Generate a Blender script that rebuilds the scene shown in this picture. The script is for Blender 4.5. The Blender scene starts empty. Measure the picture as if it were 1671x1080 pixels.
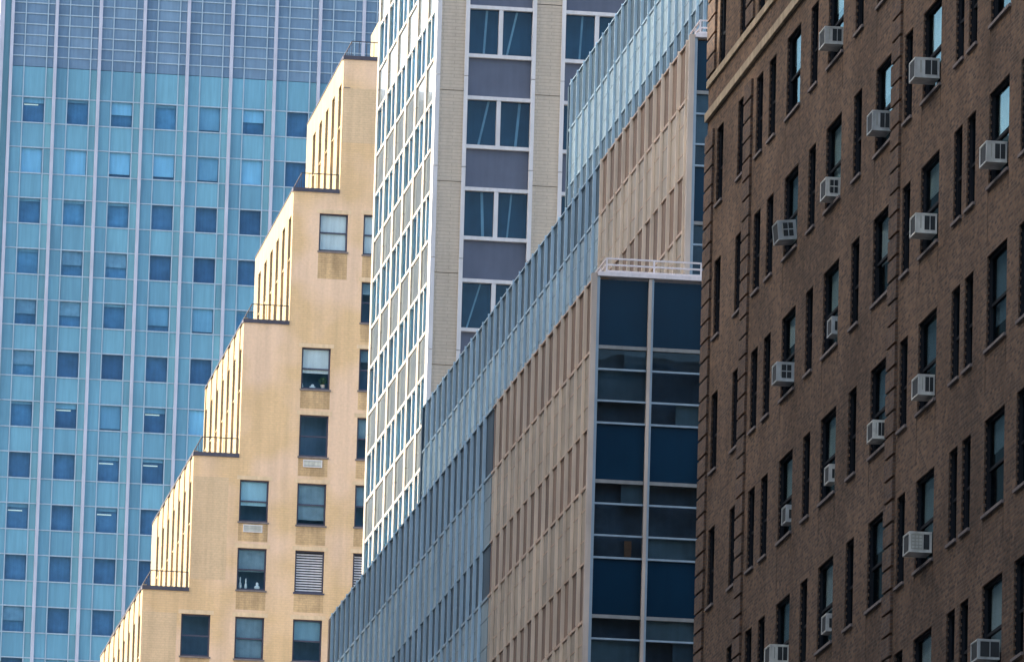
import bpy, math, random
from mathutils import Vector, Matrix

# ------------------------------------------------------------------ camera, sky, sun, exposure
sc = bpy.context.scene
col = sc.collection
R = math.radians
CAM_Z = 1.7
YAW, PITCH, ROLL = R(7.7168), R(11.0586), R(-1.5747)
cam_d = bpy.data.cameras.new('camera')
cam_d.sensor_width = 36.0
cam_d.lens = 270.82
cam_d.clip_start = 1.0
cam_d.clip_end = 6000.0
cam = bpy.data.objects.new('camera', cam_d)
col.objects.link(cam)
fwd = Vector((math.sin(YAW) * math.cos(PITCH), math.cos(YAW) * math.cos(PITCH), math.sin(PITCH)))
r0 = Vector((math.cos(YAW), -math.sin(YAW), 0))
u0 = r0.cross(fwd)
rr = r0 * math.cos(ROLL) - u0 * math.sin(ROLL)
uu = u0 * math.cos(ROLL) + r0 * math.sin(ROLL)
M = Matrix((rr, uu, -fwd)).transposed().to_4x4()
M.translation = Vector((0, 0, CAM_Z))
cam.matrix_world = M
sc.camera = cam

SUN_EL = R(35.0)
SUN_AZ = R(-77.0)          # compass angle from +Y (street direction) towards +X
sun_dir = Vector((math.sin(SUN_AZ) * math.cos(SUN_EL), math.cos(SUN_AZ) * math.cos(SUN_EL), math.sin(SUN_EL)))
w = bpy.data.worlds.new('World')
sc.world = w
w.use_nodes = True
nt = w.node_tree
bg = nt.nodes['Background']
sky = nt.nodes.new('ShaderNodeTexSky')
sky.sky_type = 'NISHITA'
sky.sun_disc = False
sky.sun_elevation = SUN_EL
sky.sun_rotation = SUN_AZ
sky.air_density = 1.0
sky.dust_density = 6.0
sky.ozone_density = 0.5
nt.links.new(sky.outputs[0], bg.inputs[0])
bg.inputs[1].default_value = 0.15
sun_l = bpy.data.lights.new('sun', 'SUN')
sun_l.energy = 2.0
sun_l.angle = R(0.5)
sun_l.color = (1.0, 0.93, 0.82)
sun_o = bpy.data.objects.new('sun', sun_l)
sun_o.rotation_euler = (-sun_dir).to_track_quat('-Z', 'Y').to_euler()
sun_o.location = (-200, 100, 300)
col.objects.link(sun_o)
sc.view_settings.view_transform = 'Standard'
sc.view_settings.look = 'None'
sc.view_settings.gamma = 1.0
sc.view_settings.use_curve_mapping = False
sc.view_settings.exposure = 2.0
sc.render.engine = 'CYCLES'
sc.cycles.max_bounces = 6
sc.cycles.transparent_max_bounces = 8
sc.cycles.caustics_reflective = False
sc.cycles.caustics_refractive = False

rng = random.Random(11)

# ------------------------------------------------------------------ materials
def new_mat(name):
    m = bpy.data.materials.new(name)
    m.use_nodes = True
    return m, m.node_tree, m.node_tree.nodes['Principled BSDF']

def N(t, kind, **kw):
    n = t.nodes.new(kind)
    for k, v in kw.items():
        setattr(n, k, v)
    return n

def math_node(t, op, a, b=None):
    n = N(t, 'ShaderNodeMath', operation=op)
    for i, v in ((0, a), (1, b)):
        if v is None:
            continue
        if isinstance(v, (int, float)):
            n.inputs[i].default_value = v
        else:
            t.links.new(v, n.inputs[i])
    return n.outputs[0]

def noise(t, vec, scale, detail=3.0, rough=0.55):
    n = N(t, 'ShaderNodeTexNoise')
    n.inputs['Scale'].default_value = scale
    n.inputs['Detail'].default_value = detail
    n.inputs['Roughness'].default_value = rough
    if vec is not None:
        t.links.new(vec, n.inputs['Vector'])
    return n.outputs['Fac']

def ramp(t, fac, stops):
    n = N(t, 'ShaderNodeValToRGB')
    e = n.color_ramp.elements
    while len(e) < len(stops):
        e.new(0.5)
    for i, (p, c) in enumerate(stops):
        e[i].position = p
        e[i].color = (*c, 1) if len(c) == 3 else c
    t.links.new(fac, n.inputs[0])
    return n.outputs[0]

def mixc(t, fac, a, b, blend='MIX'):
    n = N(t, 'ShaderNodeMix', data_type='RGBA', blend_type=blend)
    if isinstance(fac, (int, float)):
        n.inputs[0].default_value = fac
    else:
        t.links.new(fac, n.inputs[0])
    for i, v in ((6, a), (7, b)):
        if isinstance(v, tuple):
            n.inputs[i].default_value = (*v, 1)
        else:
            t.links.new(v, n.inputs[i])
    return n.outputs[2]

def world_pos(t, sx=1, sy=1, sz=1):
    g = N(t, 'ShaderNodeNewGeometry')
    if (sx, sy, sz) == (1, 1, 1):
        return g.outputs['Position'], g
    v = N(t, 'ShaderNodeVectorMath', operation='MULTIPLY')
    v.inputs[1].default_value = (sx, sy, sz)
    t.links.new(g.outputs['Position'], v.inputs[0])
    return v.outputs[0], g

def wall_uv(t):
    """metres along the wall and up it, whichever way the wall faces"""
    pos, g = world_pos(t)
    sp = N(t, 'ShaderNodeSeparateXYZ'); t.links.new(pos, sp.inputs[0])
    sn = N(t, 'ShaderNodeSeparateXYZ'); t.links.new(g.outputs['Normal'], sn.inputs[0])
    ax = math_node(t, 'GREATER_THAN', math_node(t, 'ABSOLUTE', sn.outputs[0]), 0.5)
    d = math_node(t, 'SUBTRACT', sp.outputs[1], sp.outputs[0])
    u = math_node(t, 'ADD', sp.outputs[0], math_node(t, 'MULTIPLY', ax, d))
    cv = N(t, 'ShaderNodeCombineXYZ')
    t.links.new(u, cv.inputs[0]); t.links.new(sp.outputs[2], cv.inputs[1])
    return cv.outputs[0], pos

def brick_mat(name, c1, c2, mortar, grain=0.8, patch=(0.75, 1.2), patch_scale=0.35, speck=None, bump=0.5, streak=0.0, bw=0.21, bh=0.072, msize=0.012, fade=None):
    m, t, p = new_mat(name)
    uv, pos = wall_uv(t)
    b = N(t, 'ShaderNodeTexBrick')
    b.offset = 0.5
    b.inputs['Color1'].default_value = (*c1, 1)
    b.inputs['Color2'].default_value = (*c2, 1)
    b.inputs['Mortar'].default_value = (*mortar, 1)
    b.inputs['Scale'].default_value = 1.0
    b.inputs['Mortar Size'].default_value = msize
    b.inputs['Mortar Smooth'].default_value = 0.2
    b.inputs['Bias'].default_value = 0.0
    b.inputs['Brick Width'].default_value = bw
    b.inputs['Row Height'].default_value = bh
    t.links.new(uv, b.inputs['Vector'])
    n1 = noise(t, pos, patch_scale, 5.0, 0.6)
    lo, hi = patch
    v1 = ramp(t, n1, [(0.3, (lo, lo, lo)), (0.7, (hi, hi, hi))])
    c = mixc(t, 1.0, b.outputs['Color'], v1, 'MULTIPLY')
    if fade:          # broad areas where the wall was cleaned and repointed in a pinker mix
        nf = noise(t, pos, 0.28, 2.0, 0.5)
        c = mixc(t, ramp(t, nf, [(0.44, (0, 0, 0)), (0.60, (1, 1, 1))]), c, fade)
    n2 = noise(t, pos, 7.0, 3.0, 0.7)
    v2 = ramp(t, n2, [(0.32, (0.72, 0.72, 0.72)), (0.5, (1, 1, 1)), (0.7, (1.3, 1.26, 1.2))])
    c = mixc(t, grain, c, v2, 'MULTIPLY')
    if speck:
        n3 = noise(t, pos, 5.5, 2.0, 0.8)
        f3 = ramp(t, n3, [(0.62, (0, 0, 0)), (0.72, (1, 1, 1))])
        c = mixc(t, math_node(t, 'MULTIPLY', f3, 0.55), c, speck)
    if streak:
        sv, _ = world_pos(t, 1.6, 1.6, 0.10)
        n4 = noise(t, sv, 1.0, 4.0, 0.6)
        v4 = ramp(t, n4, [(0.35, (1 - streak,) * 3), (0.6, (1.05, 1.05, 1.05))])
        c = mixc(t, 1.0, c, v4, 'MULTIPLY')
    t.links.new(c, p.inputs['Base Color'])
    p.inputs['Roughness'].default_value = 0.9
    p.inputs['Specular IOR Level'].default_value = 0.2
    bp = N(t, 'ShaderNodeBump')
    bp.inputs['Strength'].default_value = bump
    bp.inputs['Distance'].default_value = 0.012
    h = math_node(t, 'ADD', math_node(t, 'MULTIPLY', b.outputs['Fac'], -1.0), math_node(t, 'MULTIPLY', n2, 0.9))
    t.links.new(h, bp.inputs['Height'])
    t.links.new(bp.outputs[0], p.inputs['Normal'])
    return m

def plain_mat(name, c, rough=0.5, metal=0.0, spec=0.4, var=0.12, scale=0.8, tint=0.0, streak=0.10, coat=0.0):
    """painted / metal / stone surface: soft blotches, vertical dirt streaks and a little shift from piece to piece"""
    m, t, p = new_mat(name)
    pos, g = world_pos(t)
    n1 = noise(t, pos, scale, 4.0)
    v = ramp(t, n1, [(0.3, (1 - var,) * 3), (0.7, (1 + var,) * 3)])
    cc = mixc(t, 1.0, c, v, 'MULTIPLY')
    if streak:
        sv, _ = world_pos(t, 5.0, 5.0, 0.35)
        n2 = noise(t, sv, 1.0, 3.0)
        v2 = ramp(t, n2, [(0.35, (1 - streak,) * 3), (0.65, (1 + streak * 0.5,) * 3)])
        cc = mixc(t, 1.0, cc, v2, 'MULTIPLY')
    if tint:
        oi = N(t, 'ShaderNodeObjectInfo')
        v3 = ramp(t, oi.outputs['Random'], [(0.0, (1 - tint, 1 - tint * 0.8, 1 - tint * 0.6)), (0.5, (1, 1, 1)), (1.0, (1 + tint, 1 + tint * 0.9, 1 + tint * 0.7))])
        cc = mixc(t, 1.0, cc, v3, 'MULTIPLY')
    t.links.new(cc, p.inputs['Base Color'])
    rv = math_node(t, 'ADD', math_node(t, 'MULTIPLY', n1, 0.2), rough - 0.1)
    t.links.new(rv, p.inputs['Roughness'])
    p.inputs['Metallic'].default_value = metal
    p.inputs['Specular IOR Level'].default_value = spec
    p.inputs['Coat Weight'].default_value = coat
    p.inputs['Coat Roughness'].default_value = 0.02
    return m

def glass_mat(name, tint, ior=1.45, refl=(1, 1, 1), wav=0.0, rough=0.015):
    """single sheet of window glass: see-through with Fresnel reflection"""
    m, t, p = new_mat(name)
    t.nodes.remove(p)
    out = t.nodes['Material Output']
    tr = N(t, 'ShaderNodeBsdfTransparent'); tr.inputs[0].default_value = (*tint, 1)
    gl = N(t, 'ShaderNodeBsdfGlossy'); gl.inputs[0].default_value = (*refl, 1); gl.inputs['Roughness'].default_value = rough
    fr = N(t, 'ShaderNodeFresnel'); fr.inputs[0].default_value = ior
    gg = N(t, 'ShaderNodeNewGeometry')
    t.links.new(math_node(t, 'ADD', math_node(t, 'MULTIPLY', gg.outputs['Backfacing'], 1.0 / ior - ior), ior), fr.inputs[0])   # both faces of the sheet reflect alike
    if wav:
        pos, g = world_pos(t)
        bp = N(t, 'ShaderNodeBump'); bp.inputs['Strength'].default_value = wav; bp.inputs['Distance'].default_value = 0.05
        t.links.new(noise(t, pos, 0.7, 1.0), bp.inputs['Height'])
        t.links.new(bp.outputs[0], gl.inputs['Normal'])
    mx = N(t, 'ShaderNodeMixShader')
    t.links.new(fr.outputs[0], mx.inputs[0]); t.links.new(tr.outputs[0], mx.inputs[1]); t.links.new(gl.outputs[0], mx.inputs[2])
    t.links.new(mx.outputs[0], out.inputs[0])
    return m

MT = {}
MT['brown_brick'] = brick_mat('brown_brick', (0.186, 0.116, 0.074), (0.070, 0.050, 0.040), (0.129, 0.103, 0.078), patch=(0.62, 1.3), patch_scale=0.3, speck=(0.28, 0.165, 0.10), bump=0.8, streak=0.08, grain=0.6)
MT['sooty_brick'] = brick_mat('sooty_brick', (0.123, 0.077, 0.049), (0.046, 0.033, 0.026), (0.085, 0.068, 0.051), patch=(0.7, 1.25), patch_scale=1.5)
MT['quoin_brick'] = brick_mat('quoin_brick', (0.158, 0.101, 0.067), (0.081, 0.059, 0.049), (0.116, 0.099, 0.086), patch=(0.8, 1.2), patch_scale=1.3, speck=(0.30, 0.16, 0.09), bump=0.8)
MT['limestone_band'] = plain_mat('limestone_band', (0.342, 0.286, 0.198), 0.85, var=0.2, scale=2.5, streak=0.2)
MT['sill_stone'] = plain_mat('sill_stone', (0.17, 0.15, 0.145), 0.8, var=0.2, scale=3)
MT['dark_frame'] = plain_mat('dark_frame', (0.018, 0.022, 0.028), 0.8, spec=0.08, var=0.2)
MT['grey_frame'] = plain_mat('grey_frame', (0.10, 0.14, 0.16), 0.4, var=0.2)
MT['room_dark'] = plain_mat('room_dark', (0.020, 0.026, 0.036), 0.9, spec=0.1, var=0.4, scale=0.6)
MT['room_tower'] = plain_mat('room_tower', (0.026, 0.075, 0.107), 0.9, spec=0.1, var=0.35, scale=0.5)
MT['room_glass_tower'] = plain_mat('room_glass_tower', (0.104, 0.207, 0.324), 0.9, spec=0.1, var=0.4, scale=0.35)
MT['blind'] = plain_mat('blind', (0.46, 0.54, 0.53), 0.8, var=0.12, scale=1.0, tint=0.25)
MT['blind_white'] = plain_mat('blind_white', (0.84, 0.88, 0.86), 0.8, var=0.08, scale=1.0, tint=0.1)
MT['reflection_streak'] = plain_mat('reflection_streak', (0.273, 0.351, 0.351), 0.9, var=0.2, scale=1.5, tint=0.2)
MT['side_interior'] = plain_mat('side_interior', (0.238, 0.505, 0.701), 0.9, var=0.35, scale=0.6, tint=0.3)
MT['office_shade'] = plain_mat('office_shade', (0.055, 0.078, 0.088), 0.9, spec=0.1, var=0.3, scale=0.9, tint=0.3)
MT['room_tan'] = plain_mat('room_tan', (0.13, 0.20, 0.28), 0.9, spec=0.1, var=0.3, scale=0.5)
MT['interior_mid'] = plain_mat('interior_mid', (0.125, 0.265, 0.39), 0.9, spec=0.1, var=0.25, scale=0.9, tint=0.3)  # with the deeper copy below, paints in the tower's brightening towards its top
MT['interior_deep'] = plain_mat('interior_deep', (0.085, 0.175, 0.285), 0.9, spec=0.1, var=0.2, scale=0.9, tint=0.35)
MT['pier_beige'] = plain_mat('pier_beige', (0.50, 0.415, 0.335), 0.55, spec=0.3, var=0.12, scale=0.8, streak=0.15)
MT['warm_reflection'] = plain_mat('warm_reflection', (0.16, 0.07, 0.035), 0.9, var=0.4, scale=2)
MT['olive_reflection'] = plain_mat('olive_reflection', (0.085, 0.085, 0.05), 0.9, var=0.4, scale=2)
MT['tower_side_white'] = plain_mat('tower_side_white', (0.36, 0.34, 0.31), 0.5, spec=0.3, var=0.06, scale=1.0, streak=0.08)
MT['room_office'] = plain_mat('room_office', (0.028, 0.042, 0.056), 0.9, spec=0.1, var=0.5, scale=0.9)
MT['curtain'] = plain_mat('curtain', (0.22, 0.32, 0.38), 0.9, var=0.2, scale=1.5, tint=0.2)
MT['glass'] = glass_mat('window_glass', (0.90, 0.95, 0.97), 1.55, (0.55, 0.76, 1.0), 0.10)
MT['glass_front'] = glass_mat('office_glass', (0.85, 0.93, 0.97), 1.30, (0.6, 0.8, 0.95), 0.10)
MT['glass_old'] = glass_mat('sash_glass', (0.80, 0.86, 0.88), 1.26, (0.26, 0.42, 0.47), 0.25)
MT['glass_blue'] = glass_mat('tinted_blue_glass', (0.78, 0.90, 0.97), 1.35, (0.6, 0.8, 1.0), 0.15)
MT['ac_white'] = plain_mat('ac_enamel', (0.58, 0.61, 0.58), 0.4, var=0.16, scale=5, tint=0.28, streak=0.2)
MT['ac_vent'] = plain_mat('ac_vent', (0.025, 0.032, 0.036), 0.6, var=0.3, scale=6)
MT['ac_slat'] = plain_mat('ac_slat', (0.40, 0.42, 0.36), 0.5, var=0.15, scale=6)
# metal-clad offices
MT['beige_fin'] = plain_mat('beige_fin', (0.84, 0.715, 0.55), 0.5, metal=0.0, spec=0.35, var=0.10, scale=0.5, tint=0.06, streak=0.14)
MT['beige_spandrel'] = plain_mat('beige_spandrel', (0.27, 0.20, 0.155), 0.7, spec=0.12, var=0.16, scale=0.6, tint=0.14, streak=0.15)
MT['beige_glass'] = plain_mat('beige_window', (0.41, 0.345, 0.26), 0.45, spec=0.25, var=0.2, scale=0.5, tint=0.16)
MT['beige_rail'] = plain_mat('beige_rail', (0.60, 0.44, 0.32), 0.5, var=0.15, scale=2)
MT['blue_fin'] = plain_mat('blue_fin', (0.53, 0.72, 0.82), 0.42, spec=0.45, var=0.10, scale=0.4, tint=0.06, streak=0.12)
MT['blue_spandrel'] = plain_mat('blue_spandrel', (0.062, 0.115, 0.160), 0.7, spec=0.12, var=0.16, scale=0.5, tint=0.14)
MT['blue_glass'] = plain_mat('blue_window', (0.19, 0.30, 0.36), 0.4, spec=0.3, var=0.2, scale=0.5, tint=0.16)
MT['blue_rail'] = plain_mat('blue_rail', (0.27, 0.42, 0.52), 0.45, var=0.15, scale=2)
MT['navy_panel'] = plain_mat('navy_glass_panel', (0.003, 0.025, 0.050), 0.20, spec=0.12, var=0.16, scale=0.4, tint=0.10, streak=0.04)
MT['pale_metal'] = plain_mat('pale_metal', (0.25, 0.33, 0.38), 0.45, spec=0.4, var=0.1, scale=2)
MT['grey_transom'] = plain_mat('grey_transom', (0.22, 0.225, 0.21), 0.5, var=0.15, scale=2)
MT['railing_white'] = plain_mat('railing_white', (0.68, 0.62, 0.60), 0.45, var=0.05)
MT['roof_grey'] = plain_mat('roof_grey', (0.22, 0.22, 0.22), 0.9, var=0.2)
# white tower
MT['tower_white'] = plain_mat('tower_white', (0.614, 0.614, 0.614), 0.5, spec=0.3, var=0.06, scale=1.0, streak=0.08)
MT['tower_fin'] = plain_mat('tower_fin', (0.30, 0.275, 0.235), 0.55, spec=0.3, var=0.06, scale=1.0, streak=0.08)
MT['tower_brick'] = brick_mat('tower_brick', (0.52, 0.455, 0.36), (0.495, 0.43, 0.34), (0.42, 0.37, 0.30), patch=(0.94, 1.06), patch_scale=0.3, bump=0.3, streak=0.08, bw=1.04, bh=0.15, msize=0.022, grain=0.2)
MT['tower_spandrel'] = plain_mat('tower_spandrel', (0.100, 0.120, 0.168), 0.45, spec=0.3, var=0.10, scale=0.8, tint=0.06, streak=0.05)
MT['tower_side_spandrel'] = plain_mat('tower_side_spandrel', (0.205, 0.250, 0.280), 0.10, spec=0.5, coat=1.0, var=0.10, scale=0.8, tint=0.08)
# stepped brick building
MT['tan_brick'] = brick_mat('tan_brick', (0.66, 0.475, 0.265), (0.63, 0.45, 0.255), (0.60, 0.43, 0.25), patch=(0.93, 1.07), patch_scale=0.22, bump=0.4, streak=0.10, bw=0.45, bh=0.125, msize=0.02, grain=0.22, fade=(0.70, 0.515, 0.36))
MT['tan_patch'] = brick_mat('grey_tan_brick', (0.60, 0.452, 0.285), (0.585, 0.44, 0.275), (0.545, 0.41, 0.26), patch=(0.92, 1.08), patch_scale=0.5, bump=0.4, streak=0.10, bw=0.45, bh=0.125, msize=0.02, grain=0.3)
MT['tan_stain'] = brick_mat('stained_tan_brick', (0.60, 0.43, 0.235), (0.565, 0.40, 0.22), (0.50, 0.355, 0.20), patch=(0.80, 1.1), patch_scale=1.2, bump=0.4, streak=0.35, bw=0.45, bh=0.125, msize=0.02, grain=0.4)
MT['tan_lintel'] = plain_mat('pale_lintel', (0.66, 0.51, 0.33), 0.9, spec=0.2, var=0.10, scale=1.5, streak=0.1)
MT['cream_pier'] = plain_mat('cream_pier', (0.305, 0.245, 0.155), 0.9, spec=0.2, var=0.12, scale=0.8, streak=0.12)
MT['cream_wall'] = plain_mat('cream_wall', (0.24, 0.17, 0.095), 0.9, spec=0.2, var=0.14, scale=1.2, streak=0.12)
MT['slate'] = plain_mat('slate_coping', (0.060, 0.062, 0.085), 0.7, var=0.2)
MT['iron'] = plain_mat('iron_railing', (0.035, 0.035, 0.045), 0.6, var=0.2)
MT['louvre_white'] = plain_mat('louvre_white', (0.62, 0.62, 0.62), 0.5, var=0.08)
MT['tan_frame'] = plain_mat('sash_frame', (0.055, 0.06, 0.095), 0.5, var=0.15)
MT['leaf'] = plain_mat('leaf', (0.05, 0.12, 0.05), 0.6, var=0.4, scale=20, streak=0)
MT['pot'] = plain_mat('pot', (0.55, 0.5, 0.45), 0.6, var=0.1)
# glass tower
MT['curtain_panel'] = plain_mat('blue_curtain_panel', (0.100, 0.268, 0.385), 0.22, spec=0.40, var=0.12, scale=0.10, tint=0.16, streak=0.10)
MT['curtain_panel_green'] = plain_mat('blue_green_panel', (0.118, 0.298, 0.385), 0.22, spec=0.40, var=0.14, scale=0.10, tint=0.18, streak=0.10)
MT['curtain_louvre'] = plain_mat('blue_louvre', (0.115, 0.205, 0.315), 0.5, spec=0.3, var=0.10, scale=0.6, tint=0.14)
MT['mullion_pink'] = plain_mat('pale_mullion', (0.36, 0.405, 0.51), 0.5, spec=0.3, var=0.06)
MT['mullion_blue'] = plain_mat('thin_mullion', (0.272, 0.388, 0.492), 0.5, spec=0.3, var=0.06)
MT['blind_cyan'] = plain_mat('office_blind', (0.382, 0.614, 0.714), 0.8, var=0.1, scale=0.3, tint=0.12)
MT['blind_grey'] = plain_mat('office_blind_grey', (0.249, 0.415, 0.498), 0.8, var=0.15, scale=0.4, tint=0.15)
MT['tube_light'] = None
m, t, p = new_mat('office_tube_light')
p.inputs['Base Color'].default_value = (0.9, 0.85, 0.7, 1)
p.inputs['Emission Color'].default_value = (1.0, 0.86, 0.62, 1)
p.inputs['Emission Strength'].default_value = 0.12
MT['tube_light'] = m
# ground and unseen street side
MT['asphalt'] = plain_mat('asphalt', (0.055, 0.055, 0.058), 0.9, var=0.2, scale=0.6)
MT['paving'] = plain_mat('paving', (0.30, 0.29, 0.27), 0.9, var=0.15, scale=0.8)
MT['block'] = brick_mat('unseen_opposite_brick', (0.30, 0.25, 0.20), (0.24, 0.20, 0.17), (0.2, 0.19, 0.17), patch=(0.9, 1.1))
MT['block_far'] = plain_mat('unseen_far_opposite_wall', (0.07, 0.08, 0.09), 0.8, var=0.25, scale=0.06, streak=0.2)

# ------------------------------------------------------------------ building helpers
ORG = {}                      # world origin of every object, so that children can be placed in world metres

def empty(name, loc, label, cat, group=None):
    o = bpy.data.objects.new(name, None)
    o.empty_display_size = 1.0
    o.location = loc
    col.objects.link(o)
    ORG[o] = Vector(loc)
    o['label'] = label
    o['category'] = cat
    if group:
        o['group'] = group
    return o

def link(name, mesh, loc, parent=None):
    o = bpy.data.objects.new(name, mesh)
    loc = Vector(loc)
    ORG[o] = loc
    if parent is not None:
        o.parent = parent
        o.location = loc - ORG[parent]
    else:
        o.location = loc
    col.objects.link(o)
    return o

BOXF = [(0, 3, 2, 1), (4, 5, 6, 7), (0, 1, 5, 4), (1, 2, 6, 5), (2, 3, 7, 6), (3, 0, 4, 7)]

class MB:
    def __init__(self):
        self.v = []; self.f = []; self.mi = []
    def box(self, x0, x1, y0, y1, z0, z1, mi=0):
        n = len(self.v)
        self.v += [(x0, y0, z0), (x1, y0, z0), (x1, y1, z0), (x0, y1, z0), (x0, y0, z1), (x1, y0, z1), (x1, y1, z1), (x0, y1, z1)]
        self.f += [tuple(i + n for i in q) for q in BOXF]
        self.mi += [mi] * 6
        return self
    def bar(self, a, b, r):
        """square bar between two points"""
        a, b = Vector(a), Vector(b)
        d = (b - a).normalized()
        s = d.cross(Vector((0, 0, 1))) if abs(d.z) < 0.9 else d.cross(Vector((1, 0, 0)))
        s.normalize(); s2 = d.cross(s)
        n = len(self.v)
        for p_ in (a, b):
            for i, j in ((-1, -1), (1, -1), (1, 1), (-1, 1)):
                self.v.append(tuple(p_ + s * (i * r) + s2 * (j * r)))
        self.f += [tuple(i + n for i in q) for q in BOXF]
        self.mi += [0] * 6
        return self
    def quad(self, a, b, c, d, mi=0):
        n = len(self.v)
        self.v += [tuple(a), tuple(b), tuple(c), tuple(d)]
        self.f.append((n, n + 1, n + 2, n + 3)); self.mi.append(mi)
        return self
    def mesh(self, name, mats, org=(0, 0, 0)):
        me = bpy.data.meshes.new(name)
        ox, oy, oz = org
        me.from_pydata([(x - ox, y - oy, z - oz) for x, y, z in self.v], [], self.f)
        for m_ in (mats if isinstance(mats, (list, tuple)) else [mats]):
            me.materials.append(m_)
        if any(self.mi):
            me.polygons.foreach_set('material_index', self.mi)
        me.update()
        return me
    def build(self, name, mats, parent=None, org=None):
        if org is None:
            org = (min(v[0] for v in self.v), min(v[1] for v in self.v), min(v[2] for v in self.v))
        return link(name, self.mesh(name, mats, org), org, parent)

CACHE = {}
def part(name, parent, x0, x1, y0, y1, z0, z1, mat):
    """one box-shaped piece; alike pieces share one mesh"""
    k = (round(x1 - x0, 3), round(y1 - y0, 3), round(z1 - z0, 3), mat)
    me = CACHE.get(k)
    if me is None:
        me = MB().box(0, x1 - x0, 0, y1 - y0, 0, z1 - z0).mesh(name, MT[mat])
        CACHE[k] = me
    return link(name, me, (x0, y0, z0), parent)

def frame_mesh(key, build, mats):
    me = CACHE.get(key)
    if me is None:
        mb = MB(); build(mb); me = mb.mesh(key[0], mats); CACHE[key] = me
    return me

def wall_holes(mb, u0, u1, v0, v1, holes, depth, fn, mi=0, mi_r=0):
    """wall sheet with openings and reveals; fn(u, v, d) -> point, d = depth into the wall"""
    us = sorted({u0, u1, *[h[0] for h in holes], *[h[1] for h in holes]})
    vs = sorted({v0, v1, *[h[2] for h in holes], *[h[3] for h in holes]})
    us = [u for u in us if u0 <= u <= u1]; vs = [v for v in vs if v0 <= v <= v1]
    for i in range(len(us) - 1):
        run = None
        for j in range(len(vs) - 1):
            cu, cv = (us[i] + us[i + 1]) / 2, (vs[j] + vs[j + 1]) / 2
            inside = any(h[0] < cu < h[1] and h[2] < cv < h[3] for h in holes)
            if not inside:
                if run is None:
                    run = vs[j]
            if inside or j == len(vs) - 2:
                if run is not None:
                    top = vs[j] if inside else vs[j + 1]
                    mb.quad(fn(us[i], run, 0), fn(us[i + 1], run, 0), fn(us[i + 1], top, 0), fn(us[i], top, 0), mi)
                    run = None
    for a, b, c, d in holes:
        mb.quad(fn(a, c, 0), fn(a, d, 0), fn(a, d, depth), fn(a, c, depth), mi_r)
        mb.quad(fn(b, d, 0), fn(b, c, 0), fn(b, c, depth), fn(b, d, depth), mi_r)
        mb.quad(fn(a, d, 0), fn(b, d, 0), fn(b, d, depth), fn(a, d, depth), mi_r)
        mb.quad(fn(b, c, 0), fn(a, c, 0), fn(a, c, depth), fn(b, c, depth), mi_r)

# ------------------------------------------------------------------ ground
def ground_sheet(name, x0, x1, y0, y1, z, mat):
    o = MB().quad((x0, y0, z), (x1, y0, z), (x1, y1, z), (x0, y1, z)).build(name, MT[mat], None, (0, 0, 0))
    o['kind'] = 'structure'
    return o
ground_sheet('ground', -2500, 2500, -1500, 3500, -0.02, 'paving')
ground_sheet('road', -9, 21, -600, 2000, 0.0, 'asphalt')
for nm, x0, x1 in (('pavement_left', -15, -9), ('pavement_right', 21, 27.4)):
    o = MB().box(x0, x1, -600, 800, -0.01, 0.14).build(nm, MT['paving'])
    o['kind'] = 'structure'

# buildings of the other street side (outside the picture; placed and sized to shade this side and show in its glass)
def opposite(x0, x1, y0, y1, h, mat, label):
    e = empty('unseen_street_building', (x0, y0, 0), label, 'building')
    part('wall', e, x0, x1, y0, y1, 0, h, mat)
    part('roof', e, x0 - 0.3, x1 + 0.3, y0 - 0.3, y1 + 0.3, h, h + 1.0, 'roof_grey')
    return e
opposite(-60, -15, 70, 178.6, 80, 'block', 'brick block across the street, outside the picture, shading the brown building')
opposite(-60, -15, 178.7, 205.9, 71.3, 'block', 'lower brick block between two taller ones across the street, outside the picture, kept low to pass a strip of sun')
opposite(-60, -15, 206, 305, 107, 'block', 'taller brick block across the street, outside the picture, shading the finned offices')
opposite(-260, -5, 800, 850, 184, 'block_far', 'broad grey tower far down the street, outside the picture, added to mirror in the white tower')

# ------------------------------------------------------------------ brown brick apartment building
XB = 27.5
B_END = 170.45
brown = empty('brick_apartment_building', (XB, 150, 0), 'dark brown brick apartment building with sash windows and window air conditioners', 'building')
HEADS = [46.15, 43.06, 39.97, 36.885, 33.80, 30.71, 27.61, 24.52, 21.43, 18.34]
WH = 1.78
NARROW, WIDE = 0.87, 1.82
COLS = [('A', 168.2, NARROW), ('B', 165.35, NARROW), ('C', 162.93, NARROW), ('D', 161.28, NARROW), ('E', 158.2, 1.70), ('F', 156.1, NARROW),
        ('G', 153.1, 1.78), ('H', 150.8, 0.92), ('I', 147.42, 1.86), ('J', 145.34, 0.84), ('K', 142.4, 1.86), ('L', 140.13, 0.83), ('M', 138.86, 0.83),
        ('N', 135.72, 1.86), ('O', 133.75, 0.9), ('P', 130.2, 1.86), ('Q', 127.6, NARROW), ('S', 125.0, 1.86)]
holes = []
WINS = []
for ri, hd in enumerate(HEADS):
    for cn, yr, wd in COLS:
        bot = hd - WH if ri != 1 else 41.40
        holes.append((yr, yr + wd, bot, hd))
        WINS.append((cn, ri, yr, wd, bot, hd))
mb = MB()
REV = 0.075
wall_holes(mb, 118.0, B_END, 0.0, 50.0, holes, 0.03, lambda u, v, d: (XB + d, u, v))
mb.quad((XB, B_END, 0), (XB, B_END, 50), (60, B_END, 50), (60, B_END, 0))
mb.quad((XB, 118, 0), (60, 118, 0), (60, 118, 50), (XB, 118, 50))
wall_b = mb.build('wall', MT['brown_brick'], brown, (XB, 118.0, 0))
part('inner_wall', brown, XB + 0.9, 59.9, 118.1, B_END - 0.1, 0, 49.9, 'room_dark')
part('roof', brown, XB - 0.05, 60.0, 117.9, B_END + 0.05, 50.0, 50.4, 'roof_grey')
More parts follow.
